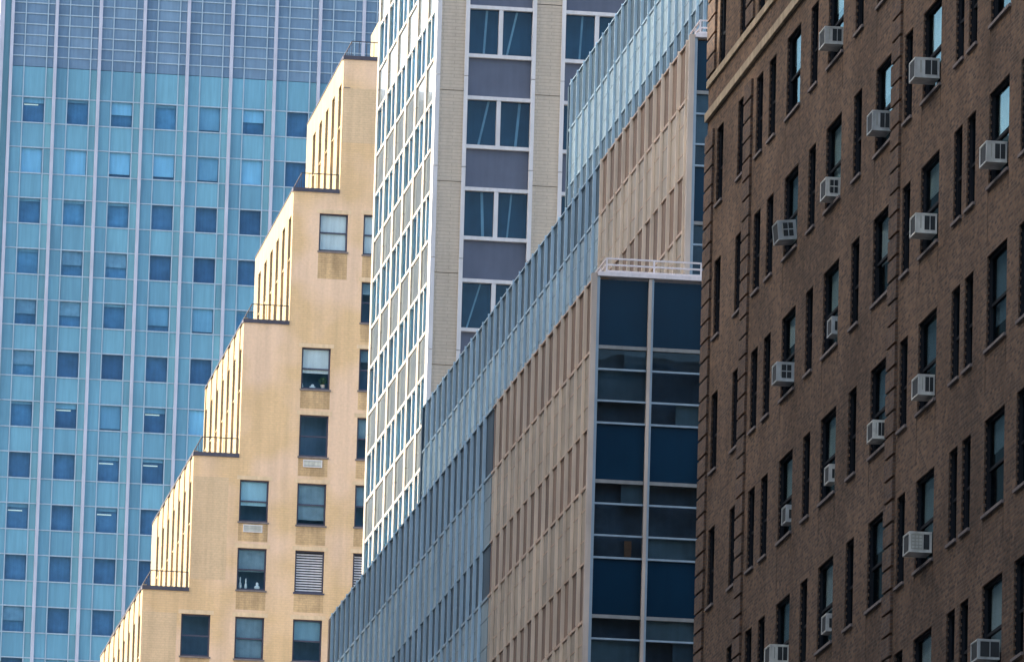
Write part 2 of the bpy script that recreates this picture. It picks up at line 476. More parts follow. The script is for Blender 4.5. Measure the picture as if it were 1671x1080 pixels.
# stone bands
part('stone_band', brown, XB - 0.07, XB + 0.02, 118.0, B_END + 0.07, 40.43, 40.63, 'limestone_band')
part('stone_band', brown, XB - 0.045, XB + 0.02, 118.0, B_END + 0.06, 41.22, 41.39, 'limestone_band')
# rusticated quoin strips: separate blocks with open joints
for q0, q1 in ((169.42, B_END + 0.05), (164.22, 165.2), (146.42, 147.36)):
    z = 20.1
    k = 0
    while z < 49.4:
        h = 0.385
        if not (z < 40.66 and z + h > 40.40) and not (z < 41.42 and z + h > 41.17):
            inset = 0.0 if k % 2 == 0 or q1 > 170 else 0.03
            part('quoin_block', brown, XB - 0.055, XB + 0.02, q0, q1 - inset, z, z + h, 'quoin_brick')
        z += 0.445
        k += 1
# the windows
def sash(w_, h_):
    def b(mb):
        f, d = 0.055, 0.07
        e = 0.045 - REV
        mb.box(e, 0.15, -0.01, 0.004, 0, h_); mb.box(e, 0.15, w_ - 0.004, w_ + 0.01, 0, h_)
        mb.box(e, 0.15, 0, w_, h_ - 0.004, h_ + 0.01); mb.box(0, 0.15, 0, w_, -0.01, 0.004)
        mb.box(0, d, 0, f, 0, h_); mb.box(0, d, w_ - f, w_, 0, h_)
        mb.box(0, d, f, w_ - f, 0, f + 0.02); mb.box(0, d, f, w_ - f, h_ - f, h_)
        mb.box(0.012, d, f, w_ - f, h_ * 0.46, h_ * 0.46 + 0.06)
    return frame_mesh(('sash_frame', round(w_, 2), round(h_, 2)), b, MT['dark_frame'])
teeth = MB()
for cn, ri, yr, wd, bot, hd in WINS:
    h_ = hd - bot
    wf = link('window', sash(wd, h_), (XB + REV, yr, bot), brown)
    if ri < 9:
        for q in range(int(h_ / 0.148)):
            zq = bot + 0.03 + q * 0.148
            teeth.box(XB + 0.002, XB + 0.05, yr + wd - 0.016, yr + wd + 0.01, zq, zq + 0.06)
    mid = bot + h_ * 0.46
    part('pane', wf, XB + REV + 0.03, XB + REV + 0.036, yr + 0.056, yr + wd - 0.056, mid + 0.061, hd - 0.056, 'glass_old')
    part('pane', wf, XB + REV + 0.05, XB + REV + 0.056, yr + 0.056, yr + wd - 0.056, bot + 0.076, mid - 0.001, 'glass_old')
    if wd > 1.5:
        L = rng.choice([0.35, 0.5, 0.5, 0.54, 0.54, 0.62, 0.75]) * h_
        part('blind', wf, XB + REV + 0.10, XB + REV + 0.115, yr + 0.07, yr + wd - 0.07, hd - L, hd - 0.06, rng.choice(['blind', 'blind', 'curtain', 'blind_white']))
    elif rng.random() < 0.3:
        part('blind', wf, XB + REV + 0.10, XB + REV + 0.115, yr + 0.07, yr + wd - 0.07, hd - 0.4 * h_, hd - 0.06, 'curtain')
    if wd > 1.5 and ri not in (0, 1):
        for ye, L in ((yr + wd - 0.02, rng.uniform(0.5, 1.1)), (yr - 0.03, rng.uniform(0.2, 0.8))):
            part('rain_streak', brown, XB - 0.004, XB + 0.002, ye, ye + 0.06, bot - 0.06 - L, bot - 0.06, 'sooty_brick')
    if ri != 1:
        part('sill', brown, XB - 0.045, XB + REV - 0.002, yr - 0.04, yr + wd + 0.04, bot - 0.055, bot + 0.004, 'sill_stone')

tb = teeth.build('jamb_bricks', MT['quoin_brick'], brown)
tb['kind'] = 'stuff'

# ------------------------------------------------------------------ window air conditioners of the brown building
def ac_mesh(kind, D, W_, H_):
    casing = MB()
    casing.box(0, D, 0, W_, 0.03, H_ - 0.03)
    casing.box(-0.018, D, -0.012, W_ + 0.012, H_ - 0.03, H_)           # top lid
    casing.box(-0.018, D, -0.012, W_ + 0.012, 0, 0.03)                 # base pan
    for y in (-0.012, W_ - 0.02):
        casing.box(-0.018, 0.02, y, y + 0.032, 0.03, H_ - 0.03)          # corner posts
    vents = []
    if kind == 'tall':
        for a, b in ((0.40, 0.64), (0.68, 0.90)):
            vents.append((a * D, b * D, 0.07, H_ - 0.05))
    elif kind == 'four':
        for a, b in ((0.26, 0.52), (0.57, 0.82)):
            for c, d in ((0.18, 0.50), (0.56, 0.86)):
                vents.append((a * D, b * D, c * H_, d * H_))
    elif kind == 'grid':
        vents.append((0.62 * D, 0.88 * D, 0.06, H_ - 0.05))
    elif kind == 'open':
        for a, b in ((0.10, 0.52), (0.57, 0.97)):
            vents.append((a * D, b * D, 0.05, H_ - 0.045))
    elif kind == 'slim':
        vents.append((0.35 * D, 0.7 * D, 0.08, H_ - 0.10))
    return casing, vents

def make_ac(yc, zc, kind, D, W_, H_, label, tilt=0.0):
    x0 = XB + 0.10 - D
    y0, z0 = yc - W_ / 2, zc - H_ / 2
    e = empty('air_conditioner', (x0, y0, z0), label, 'air conditioner', 'window air conditioners on the brown brick building')
    casing, vents = ac_mesh(kind, D, W_, H_)
    D2 = D + 0.12
    ca = link('casing', casing.mesh('casing', MT['ac_white']), (x0, y0, z0), e)
    for a, b, c, d in vents:
        v_ = part('side_vent', e, x0 + a, x0 + b, y0 - 0.008, y0 + 0.004, z0 + c, z0 + d, 'ac_vent')
        if kind in ('tall', 'four', 'slim'):
            for k in range(3):
                zz = z0 + c + (d - c) * (k + 0.5) / 3
                part('slat', v_, x0 + a + 0.004, x0 + b - 0.004, y0 - 0.011, y0 - 0.0085, zz - 0.004, zz + 0.004, 'ac_vent')
    if kind == 'grid':
        g = MB()
        for k in range(5):
            zz = 0.07 + k * (H_ - 0.13) / 4
            g.box(0.08 * D, 0.56 * D, -0.012, -0.0005, zz - 0.008, zz + 0.008)
        for k in range(4):
            xx = (0.08 + 0.16 * k) * D
            g.box(xx - 0.006, xx + 0.006, -0.010, -0.0005, 0.06, H_ - 0.05)
        link('side_grille', g.mesh('side_grille', MT['ac_slat']), (x0, y0, z0), e)
    part('rear_grille', e, x0 - 0.006, x0 + 0.004, y0 + 0.035, y0 + W_ - 0.035, z0 + 0.045, z0 + H_ - 0.045, 'ac_vent')
    if kind in ('tall', 'four'):
        part('label_plate', e, x0 + 0.20 * D, x0 + 0.25 * D, y0 - 0.004, y0 + 0.002, z0 + H_ * 0.25, z0 + H_ * 0.85, 'ac_slat')
    if tilt:
        e.rotation_euler = (0, tilt, 0)
    return e
CY = {c[0]: (c[1], c[2]) for c in COLS}
ACD = {('G', 2): .275, ('K', 3): .375, ('I', 3): .27, ('N', 4): .28, ('G', 3): .19, ('K', 4): .31, ('E', 3): .285, ('E', 4): .27, ('K', 5): .21, ('I', 5): .15, ('K', 6): .33, ('N', 7): .30, ('E', 6): .30}
def ac(colname, row, kind, label, tilt=0.0, off=0.0, zoff=0.43):
    yr, wd = CY[colname]
    z = HEADS[row] - WH + zoff
    if kind == 'slim':
        return make_ac(yr + 0.34 * wd, z, kind, 0.15, 0.52, 0.37, label)
    D = ACD[(colname, row)] + 0.10
    return make_ac(yr + wd * 0.5 + off, z, kind, D, rng.uniform(0.54, 0.66), rng.uniform(0.37, 0.43), label, tilt)
ac('G', 2, 'tall', 'topmost white window air conditioner, nearest below the stone bands')
ac('K', 3, 'tall', 'topmost white window air conditioner in the column right of the right quoin strip')
ac('I', 3, 'tall', 'white window air conditioner touching the left side of the right quoin strip, upper of two', zoff=0.48)
ac('N', 4, 'tall', 'white window air conditioner in the rightmost wide window column, upper one', zoff=0.42)
ac('G', 3, 'four', 'second air conditioner from the top in the column of the topmost one', zoff=0.30)
ac('K', 4, 'tall', 'second air conditioner from the top in the column right of the right quoin strip', zoff=0.44)
ac('E', 3, 'four', 'sagging white air conditioner, topmost in the leftmost column of wide windows', tilt=R(-6), zoff=0.40)
ac('G', 4, 'slim', 'slim white air conditioner barely sticking out, topmost of the slim ones')
ac('E', 4, 'four', 'air conditioner with four dark side vents, second from the top in the leftmost column')
ac('K', 5, 'tall', 'third air conditioner from the top in the column right of the right quoin strip', zoff=0.36)
ac('I', 5, 'tall', 'air conditioner left of the right quoin strip, lower of two', zoff=0.38)
ac('G', 5, 'slim', 'slim white air conditioner, middle one of three in its column')
ac('E', 5, 'slim', 'slim white air conditioner, the only slim one in the leftmost wide column')
ac('K', 6, 'grid', 'air conditioner with a pale side grille, lowest in the column right of the quoin strip', zoff=0.40)
ac('G', 6, 'slim', 'slim white air conditioner, lowest of three in its column')
ac('N', 7, 'open', 'air conditioner with dark open side panels at the bottom right corner')
ac('E', 6, 'tall', 'air conditioner cut by the bottom edge, lowest in the leftmost wide column', zoff=0.55)

# ------------------------------------------------------------------ the two metal-clad setback offices
FIN_D = 0.088
def tier_side(b, X, y0, y1, ztop, zbot, wtop, floor, phase, pre, step=1.5):
    """-X wall of one tier: fins, panes, spandrels, long transoms. wtop: top of the highest window band"""
    fin, span, win, rail = pre + '_fin', pre + '_spandrel', pre + '_glass', pre + '_rail'
    ys = []
    k = math.ceil((y0 + 0.25 - phase) / step)
    while phase + k * step < y1 - 0.1:
        ys.append(phase + k * step); k += 1
    edges = [y0] + ys + [y1]
    segs = []
    zt = ztop
    zs = wtop
    while zs > zbot + 0.2:
        segs.append((zs + 0.012, zt)); zt = zs - 0.012; zs -= 2 * floor
    segs.append((zbot, zt))
    for y in ys:
        for a, c in segs:
            part('fin', b, X, X + FIN_D + 0.03, y - 0.025, y + 0.025, a, c, fin)
    z = wtop
    bands = [('spandrel_panel', wtop, ztop - 0.06)]
    while z > zbot:
        bands.append(('window_pane', z - 2.16, z))
        bands.append(('spandrel_panel', z - floor, z - 2.16))
        z -= floor
    for nm, a, c in bands:
        a = max(a, zbot)
        if c - a < 0.05:
            continue
        rec = 0.108 if nm == 'spandrel_panel' else FIN_D
        for i in range(len(edges) - 1):
            part(nm, b, X + rec, X + rec + 0.05, edges[i] + 0.026, edges[i + 1] - 0.026, a + 0.02, c - 0.02, span if nm == 'spandrel_panel' else win)
    z = wtop
    while z > zbot + 0.3:
        for dz, hh, out in ((0.0, 0.04, 0.05), (-0.62, 0.014, 0.075), (-1.50, 0.014, 0.075), (-2.16, 0.025, 0.065)):
            if z + dz > zbot:
                part('transom', b, X + out, X + 0.2, y0, y1, z + dz - hh, z + dz + hh, rail)
        z -= floor
    part('coping', b, X + 0.05, X + 0.5, y0, y1, ztop - 0.07, ztop - 0.02, rail)
    return ys

beige = empty('setback_office_building', (30.75, 210.42, 0), 'beige finned metal office block with navy glass front and white roof railing', 'building')
blue = empty('setback_office_building', (30.75, 231.3, 0), 'blue-grey finned metal office block stepping up behind the beige one', 'building')
SPLIT, FAR = 231.3, 274.35
T1 = dict(X=30.75, y0=210.42, top=44.92, wtop=42.82, floor=3.83, ph=211.95)
T2 = dict(X=33.93, y0=213.9, top=52.86, wtop=51.12, floor=3.85, ph=214.6)
T3 = dict(X=39.0, y0=219.0, top=65.2, wtop=63.4, floor=3.85, ph=273.6 - 1.52 * 40)
# bodies
for b, ya, yb, tiers in ((beige, None, SPLIT - 0.01, (T1, T2, T3)), (blue, SPLIT + 0.01, FAR, (T1, T2, T3))):
    zprev = 0
    for i, t_ in enumerate(tiers):
        y0 = t_['y0'] + 0.45 if ya is None else ya
        part('core', b, t_['X'] + 0.24, 62.0 - i * 0.02, y0, yb - 0.02 * i, zprev, t_['top'] - 0.08, 'roof_grey')
        zprev = t_['top'] - 0.08
tier_side(beige, 30.75, 210.66, SPLIT - 0.05, T1['top'], 26.0, T1['wtop'], 3.83, T1['ph'], 'beige')
tier_side(beige, 33.93, 214.14, SPLIT - 0.05, T2['top'], 44.95, T2['wtop'], 3.85, T2['ph'], 'beige')
tier_side(blue, 30.75, SPLIT + 0.05, FAR, T1['top'], 30.0, T1['wtop'], 3.83, T1['ph'], 'blue')
tier_side(blue, 33.93, SPLIT + 0.05, FAR, T2['top'], 44.95, T2['wtop'], 3.85, T2['ph'], 'blue')
tier_side(blue, 39.0, SPLIT + 0.05, FAR - 0.1, T3['top'], 53.0, T3['wtop'], 3.85, T3['ph'], 'blue', 1.52)
part('corner_pier', blue, 30.79, 31.2, FAR, FAR + 0.35, 0, 44.85, 'beige_spandrel')
part('corner_pier', blue, 33.97, 34.5, FAR, FAR + 0.3, 44.85, 52.8, 'blue_spandrel')
part('corner_pier', blue, 39.04, 39.5, FAR - 0.1, FAR + 0.2, 52.8, 65.1, 'blue_spandrel')

def office_front(b, X, Y, ztop, zbot, wtop, floor, nb):
    """-Y wall: pale corner pier, split mullions, navy spandrels and three-light windows"""
    part('corner_pier', b, X, X + 0.15, Y, Y + 0.24, zbot, ztop, 'pier_beige')
    part('corner_trim', b, X + 0.15, X + 0.235, Y + 0.03, Y + 0.24, zbot, ztop, 'pale_metal')
    pitch = 1.6
    bays = []
    x = X + 0.235
    for i in range(nb):
        xm = X + 1.70 + 1.6 * i - 0.0775
        bays.append((x, xm))
        part('mullion', b, xm, xm + 0.09, Y, Y + 0.22, zbot, ztop - 0.1, 'pier_beige')
        part('mullion', b, xm + 0.09, xm + 0.155, Y + 0.035, Y + 0.22, zbot, ztop - 0.1, 'pale_metal')
        x = xm + 0.155
    levels = [('spandrel_panel', wtop, ztop - 0.12)]
    z = wtop
    while z - floor > zbot - 2:
        levels += [('window_pane', z - 0.63, z), ('window_pane', z - 1.53, z - 0.63), ('window_pane', z - 2.16, z - 1.53), ('spandrel_panel', z - floor, z - 2.16)]
        z -= floor
    for x0, x1 in bays:
        for nm, a, c in levels:
            a = max(a, zbot)
            if c - a < 0.1:
                continue
            if nm == 'spandrel_panel':
                part(nm, b, x0, x1, Y + 0.13, Y + 0.17, a + 0.03, c - 0.03, 'navy_panel')
            else:
                wp = part(nm, b, x0, x1, Y + 0.13, Y + 0.142, a + 0.03, c - 0.03, 'glass_front')
                if rng.random() < 0.45:
                    xa = x0 + (x1 - x0) * rng.choice([0.0, 0.5, 0.55])
                    part('blind', wp, xa, x1, Y + 0.2, Y + 0.21, a, c, 'office_shade')
        z = wtop
        while z > zbot:
            for dz, hh, mt_ in ((0, 0.05, 'grey_transom'), (-0.63, 0.026, 'pale_metal'), (-1.53, 0.026, 'pale_metal'), (-2.16, 0.028, 'pale_metal')):
                if z + dz > zbot + 0.1:
                    part('transom', b, x0, x1, Y + 0.05, Y + 0.16, z + dz - hh, z + dz + hh, mt_)
            z -= floor
    part('inner_wall', b, X + 0.24, X + pitch * nb, Y + 0.43, Y + 0.445, zbot, ztop - 0.2, 'room_office')
    part('coping', b, X + 0.16, X + pitch * nb + 0.1, Y - 0.04, Y + 0.5, ztop - 0.08, ztop + 0.04, 'railing_white')
office_front(beige, 30.75, 210.42, 45.0, 26.0, 42.9, 3.826, 4)
for xw, xw1, zw, zw1, mw in ((32.55, 33.0, 36.78, 36.98, 'warm_reflection'), (32.5, 33.05, 36.98, 37.22, 'olive_reflection'), (31.2, 31.7, 41.2, 41.85, 'olive_reflection'), (31.9, 32.1, 36.75, 37.2, 'warm_reflection')):
    part('reflection_patch', beige, xw, xw1, 210.74, 210.78, zw + 0.25, zw1 + 0.25, mw)  # warm and olive reflections in the office glass, painted as patches behind it
office_front(beige, 33.93, 213.9, 52.88, 45.05, 51.19, 3.85, 3)
def roof_railing(b, x0, x1, y0, y1, z, nposts, mat, r=0.022, levels=(0.06, 0.24, 0.42)):
    ra = MB()
    for h in levels:
        ra.bar((x0, y0, z + h), (x1, y0, z + h), r)
        ra.bar((x0, y0, z + h), (x0, y1, z + h), r)
    o = ra.build('railing', MT[mat], b)
    for i in range(nposts):
        x = x0 + (x1 - x0) * i / (nposts - 1)
        p_ = MB().bar((x, y0, z), (x, y0, z + levels[-1]), r * 1.1)
        p_.build('post', MT[mat], o)
    n2 = max(2, int(abs(y1 - y0) / 1.6))
    for i in range(1, n2 + 1):
        y = y0 + (y1 - y0) * i / n2
        MB().bar((x0, y, z), (x0, y, z + levels[-1]), r * 1.1).build('post', MT[mat], o)
    return o
roof_railing(beige, 31.18, 33.88, 210.58, 213.0, 45.04, 3, 'railing_white')
roof_railing(beige, 34.25, 37.2, 214.05, 215.8, 52.92, 3, 'railing_white', levels=(0.06, 0.2, 0.42))

# ------------------------------------------------------------------ white tower
YT, XT = 320.0, 39.75
tower = empty('white_tower', (XT, YT, 0), 'white-framed tower with tan piers, grey spandrels and sunlit gridded side', 'building')
T_TOP, T_BOT = 100.0, 48.0
part('core', tower, XT + 0.9, 62, YT + 0.9, 341.5, 0, T_TOP - 0.1, 'room_tower')
part('roof', tower, XT, 62.2, YT, 341.8, T_TOP, T_TOP + 0.4, 'tower_white')
part('base', tower, XT + 0.2, 62, YT + 0.2, 341.6, 0, T_BOT, 'tower_brick')
WT = [74.92 + 4.0 * k for k in range(-7, 7)]           # window heads
WB = 2.13
# front: corner trim, piers, frames
SEG = [(75.85 + 4 * k, 75.85 + 4 * (k + 1)) for k in range(-7, 6)]
def strip(name, x0, x1, y0, y1, mat, segs, gap=0.025):
    for a, c in segs:
        part(name, tower, x0, x1, y0, y1, a + gap / 2, c - gap / 2, mat)
PJ = [(75.2 + 4 * k, 75.2 + 4 * (k + 1)) for k in range(-7, 6)]
strip('corner_trim', XT, XT + 0.20, YT, YT + 0.35, 'tower_white', SEG, 0.03)
BAYS = []
x = XT + 0.20
for i in range(4):
    pw = 1.04 if i == 0 else 1.10
    strip('pier_panel', x, x + pw, YT + 0.05, YT + 0.4, 'tower_brick', PJ, 0.03)
    x += pw
    strip('frame_strip', x, x + 0.17, YT - 0.02, YT + 0.35, 'tower_white', SEG, 0.03)
    x += 0.17
    BAYS.append(x)
    xm = x + 2.74
    strip('frame_strip', xm, xm + 0.17, YT - 0.02, YT + 0.35, 'tower_white', SEG, 0.03)
    x = xm + 0.17
for x0 in BAYS:
    x1 = x0 + 2.74
    for hd in WT:
        b0 = hd - WB
        part('spandrel_panel', tower, x0, x1, YT + 0.22, YT + 0.28, hd + 0.08, hd + 4.0 - WB - 0.08, 'tower_spandrel')
        part('transom', tower, x0, x1, YT + 0.04, YT + 0.30, hd - 0.07, hd + 0.085, 'tower_white')
        part('transom', tower, x0, x1, YT + 0.04, YT + 0.30, b0 - 0.085, b0 + 0.07, 'tower_white')
        mid = (x0 + x1) / 2
        part('mullion', tower, mid - 0.09, mid + 0.09, YT + 0.06, YT + 0.30, b0 + 0.07, hd - 0.07, 'tower_white')
        for xa, xb in ((x0, mid - 0.09), (mid + 0.09, x1)):
            wp = part('window_pane', tower, xa, xb, YT + 0.24, YT + 0.255, b0 + 0.07, hd - 0.07, 'glass_blue')
            # pale reflection streak across the glass, built as a tilted strip behind it
            lean = rng.choice([-0.30, -0.22, -0.08, -0.05, 0.05]); c_ = xa + (xb - xa) * rng.uniform(0.35, 0.7); wd = rng.uniform(0.07, 0.13)
            cu = MB()
            ya, yb = YT + 0.40, YT + 0.42
            zt, zb = hd, b0
            pts = [(c_ - lean - wd, zt), (c_ - lean, zt), (c_ + lean, zb), (c_ + lean - wd, zb)]
            v0 = len(cu.v)
            for yy in (ya, yb):
                for px, pz in pts:
                    cu.v.append((px, yy, pz))
            cu.f += [(0, 3, 2, 1), (4, 5, 6, 7), (0, 1, 5, 4), (1, 2, 6, 5), (2, 3, 7, 6), (3, 0, 4, 7)]; cu.mi += [0] * 6
            cu.build('curtain', MT['reflection_streak'], wp)  # the pale reflection streak, not a curtain
# side: corner strip, fins, transoms, panes, spandrels
part('corner_strip', tower, XT + 0.05, XT + 0.5, YT + 0.36, YT + 1.25, T_BOT, T_TOP, 'tower_side_white')
FINY = [323.5 + 3.58 * k for k in range(6)]
edges = [321.25] + FINY
FW = 0.31                                   # half width of the flat white pilaster strips
for y in FINY:
    yb = min(y + FW, 341.9)
    for a, c in SEG:
        part('pilaster', tower, XT, XT + 0.25, y - FW, yb, a + 0.012, c - 0.012, 'tower_fin')
for i in range(len(edges) - 1):
    ya = edges[i] + (0.0 if i == 0 else FW); yb = edges[i + 1] - FW
    for hd in WT:
        b0 = hd - WB
        if hd + 2 > T_TOP:
            continue
        part('spandrel_panel', tower, XT + 0.07, XT + 0.13, ya, yb, hd + 0.08, hd + 4.0 - WB - 0.08, 'tower_side_spandrel')
        for zz in (hd, b0):
            part('transom', tower, XT + 0.02, XT + 0.24, ya, yb, zz - 0.065, zz + 0.065, 'tower_side_white')
        ym = (ya + yb) / 2
        part('mullion', tower, XT + 0.03, XT + 0.24, ym - 0.10, ym + 0.10, b0 + 0.08, hd - 0.08, 'tower_side_white')
        for yc, yd in ((ya, ym - 0.10), (ym + 0.10, yb)):
            wp = part('window_pane', tower, XT + 0.09, XT + 0.10, yc, yd, b0 + 0.08, hd - 0.08, 'glass_blue')
            part('blind', wp, XT + 0.20, XT + 0.21, yc, yd, b0 + 0.06, hd - 0.06, 'side_interior')

# ------------------------------------------------------------------ stepped tan brick building
YS = 400.0
step = empty('stepped_brick_building', (34.95, YS, 0), 'tan brick building climbing in railed setback terraces with sunlit cream side', 'building')
CX = [44.72, 42.25, 39.82, 37.40, 34.95, 32.5]          # front corner of each tier, top one first
RZ = [95.08, 87.72, 80.45, 73.16, 65.88, 58.6]          # roof of each tier
BK = [417.4, 419.2, 420.6, 423.4, 425.6, 427.6]
XE = 62.0
SW, SH = 1.55, 2.25
SWIN = []
SWIN.append((43.68, 45.22, 84.38, 86.43, 'white2'))
SWIN.append((46.05, 47.6, 84.30, 86.49, 'white2'))
SWIN.append((46.05, 47.6, 80.60, 82.85, 'dark'))
for x0, heads in ((42.97, (79.12, 75.48, 71.80, 68.19, 64.51, 60.85)), (39.90, (71.83, 68.18, 64.50, 60.85)), (37.04, (64.52, 60.85)), (46.05, (79.19, 75.48, 71.84, 68.19, 64.5, 60.85)), (34.2, (60.85,))):
    for hd in heads:
        SWIN.append((x0, x0 + SW, hd - SH, hd, 'dark'))
KIND = {(42.97, 79.12): 'plant', (42.97, 75.48): 'dim', (42.97, 71.80): 'dimlow', (42.97, 68.19): 'louvre', (46.05, 68.19): 'louvre', (39.90, 71.83): 'half', (39.90, 68.18): 'flowers',
        (39.90, 64.50): 'full', (42.97, 64.51): 'half2', (37.04, 64.52): 'dim', (46.05, 79.19): 'shade'}
mb = MB()
zlo = 0.0
for k in range(5, -1, -1):
    hs = [(a, b_, c, d) for a, b_, c, d, _ in SWIN if zlo <= c and d <= RZ[k]]
    wall_holes(mb, CX[k] + 0.001, XE, zlo, RZ[k], hs, 0.34, lambda u, v, d: (u, YS + d, v))
    zlo = RZ[k]
mb.build('front_wall', MT['tan_brick'], step, (34.95, YS, 0))
zlo = 0.0
for k in range(5, -1, -1):
    part('core', step, CX[k] + 0.75, XE, YS + 1.0, BK[k] - 0.3, zlo, RZ[k] - 0.05, 'room_tan')
    part('terrace', step, CX[k] + 0.14, XE, YS + 0.01, BK[k], RZ[k] - 0.05, RZ[k] - 0.01, 'roof_grey')
    part('back_wall', step, CX[k] + 0.14, XE, BK[k], BK[k] + 0.2, zlo, RZ[k], 'cream_wall')
    zlo = RZ[k]
# repointed / replaced areas of the front, as thin facings
for x0, x1, z0, z1, mt_ in ((44.75, 49.0, 90.35, 93.33, 'tan_patch'), (37.44, 39.3, 66.4, 71.88, 'tan_patch'), (35.0, 36.8, 59.0, 64.53, 'tan_patch')):
    part('wall_facing', step, x0, x1, YS - 0.006, YS + 0.002, z0, z1, mt_)
def front_window(x0, x1, z0, z1, kind):
    key = ('step_sash', round(x1 - x0, 2), round(z1 - z0, 2))
    def b(mb):
        f, W_, H_ = 0.085, x1 - x0, z1 - z0
        mb.box(0, f, 0, 0.08, 0, H_); mb.box(W_ - f, W_, 0, 0.08, 0, H_)
        mb.box(f, W_ - f, 0, 0.08, 0, f + 0.02); mb.box(f, W_ - f, 0, 0.08, H_ - f, H_)
        if kind != 'louvre':
            mb.box(f, W_ - f, 0.01, 0.08, H_ * 0.48, H_ * 0.48 + 0.075)
    if kind == 'louvre':
        key = key + ('l',)
    fr = link('window', frame_mesh(key, b, MT['tan_frame']), (x0, YS + 0.14, z0), step)
    H_ = z1 - z0
    mid = z0 + 0.48 * H_
    if kind == 'louvre':
        n = 15
        for i in range(n):
            zz = z0 + 0.12 + (H_ - 0.2) * i / n
            me = CACHE.get('louvre')
            if me is None:
                W_ = x1 - x0 - 0.172
                l = MB()
                l.quad((0, 0.0, 0), (W_, 0.0, 0), (W_, 0.05, 0.062), (0, 0.05, 0.062))
                l.quad((0, 0.0, -0.022), (0, 0.05, 0.040), (W_, 0.05, 0.040), (W_, 0.0, -0.022))
                l.quad((0, 0.0, -0.022), (W_, 0.0, -0.022), (W_, 0.0, 0), (0, 0.0, 0))
                me = CACHE['louvre'] = l.mesh('slat', MT['louvre_white'])
            link('slat', me, (x0 + 0.086, YS + 0.15, zz), fr)
        part('backing', fr, x0 + 0.05, x1 - 0.05, YS + 0.26, YS + 0.27, z0 + 0.05, z1 - 0.05, 'dark_frame')
    else:
        part('pane', fr, x0 + 0.086, x1 - 0.086, YS + 0.175, YS + 0.182, mid + 0.076, z1 - 0.086, 'glass')
        part('pane', fr, x0 + 0.086, x1 - 0.086, YS + 0.195, YS + 0.202, z0 + 0.106, mid - 0.001, 'glass')
        L = {'white2': 0.97, 'plant': 0.60, 'half': 0.60, 'dim': 0.0, 'dimlow': 0.86, 'full': 0.97, 'half2': 0.52, 'flowers': 0.55, 'shade': 0.3, 'dark': rng.choice([0, 0.3, 0.5])}[kind]
        mt_ = {'white2': 'blind_white', 'plant': 'blind_white', 'half': 'blind_cyan', 'full': 'curtain', 'half2': 'blind_grey'}.get(kind, 'curtain')
        if L:
            part('blind', fr, x0 + 0.09, x1 - 0.09, YS + 0.24, YS + 0.26, z1 - L * H_, z1 - 0.05, mt_)
    # lintel, sill and the weathered apron below
    part('lintel', step, x0 - 0.16, x1 + 0.16, YS - 0.012, YS + 0.1, z1 + 0.002, z1 + 0.21, 'tan_lintel')
    part('sill', step, x0 - 0.06, x1 + 0.06, YS - 0.05, YS + 0.13, z0 - 0.09, z0 + 0.002, 'tan_frame' if kind == 'louvre' else 'sill_stone')
    part('brick_apron', step, x0 - 0.01, x1 + 0.01, YS - 0.005, YS + 0.002, z0 - 1.05 if kind not in ('white2',) else z0 - 1.5, z0 - 0.092, 'tan_stain')
for x0, x1, z0, z1, _k in SWIN:
    kind = KIND.get((x0, z1), _k)
    front_window(x0, x1, z0, z1, kind)
# sunlit side walls: piers, recessed bays with windows, parapets
for k in range(6):
    X = CX[k]
    z0 = RZ[k + 1] if k < 5 else 40.0
    z1 = RZ[k]
    BAY = 3.03
    hs = []
    j = 0
    heads = []
    h0 = z1 - 1.42
    while h0 - 2.1 > z0 - 1.6:
        heads.append(h0); h0 -= 3.65
    while 400.75 + j * BAY + 1.35 < BK[k] - 0.3:
        for hd in heads:
            a = max(hd - 2.12, z0 + 0.05)
            if hd > a:
                hs.append((400.75 + j * BAY, 402.08 + j * BAY, a, hd))
        j += 1
    nb = j
    PR = 0.19
    mb = MB()
    wall_holes(mb, YS, BK[k], z0, z1, hs, 0.25, lambda u, v, d: (X + PR + d, u, v))
    mb.build('side_wall', MT['cream_wall'], step, (X, YS, z0))
    for a, b_, c, d in hs:
        fr = part('side_window', step, X + PR + 0.20, X + PR + 0.26, a, b_, c, d, 'tan_frame')
        part('pane', fr, X + PR + 0.19, X + PR + 0.199, a + 0.08, b_ - 0.08, c + 0.08, d - 0.08, 'glass')
    crenel = k >= 2
    ptop = z1 + (0.10 if crenel else 0.0)
    ends = [YS] + [402.08 + i * BAY for i in range(nb)]
    nexts = [400.75 + i * BAY for i in range(nb)] + [BK[k]]
    for a, b_ in zip(ends, nexts):
        if b_ - a > 0.1:
            part('pier', step, X, X + PR + 0.02, max(a, YS + 0.006), b_, z0, ptop if crenel else z1 - 1.32, 'cream_pier')
    if crenel:
        for a, b_ in zip(nexts[:-1], ends[1:]):
            part('parapet_panel', step, X + 0.06, X + PR + 0.02, a, b_, z1 - 1.30, z1 - 0.05, 'cream_pier')
    else:
        part('parapet', step, X, X + PR + 0.02, YS + 0.006, BK[k], z1 - 1.318, z1, 'cream_pier')
    for hd in heads:
        for a, b_ in zip(nexts[:-1], ends[1:]):
            if hd - 2.12 > z0 + 0.1:
                part('side_sill', step, X + 0.05, X + PR + 0.2, a, b_, hd - 2.2, hd - 2.118, 'cream_pier')
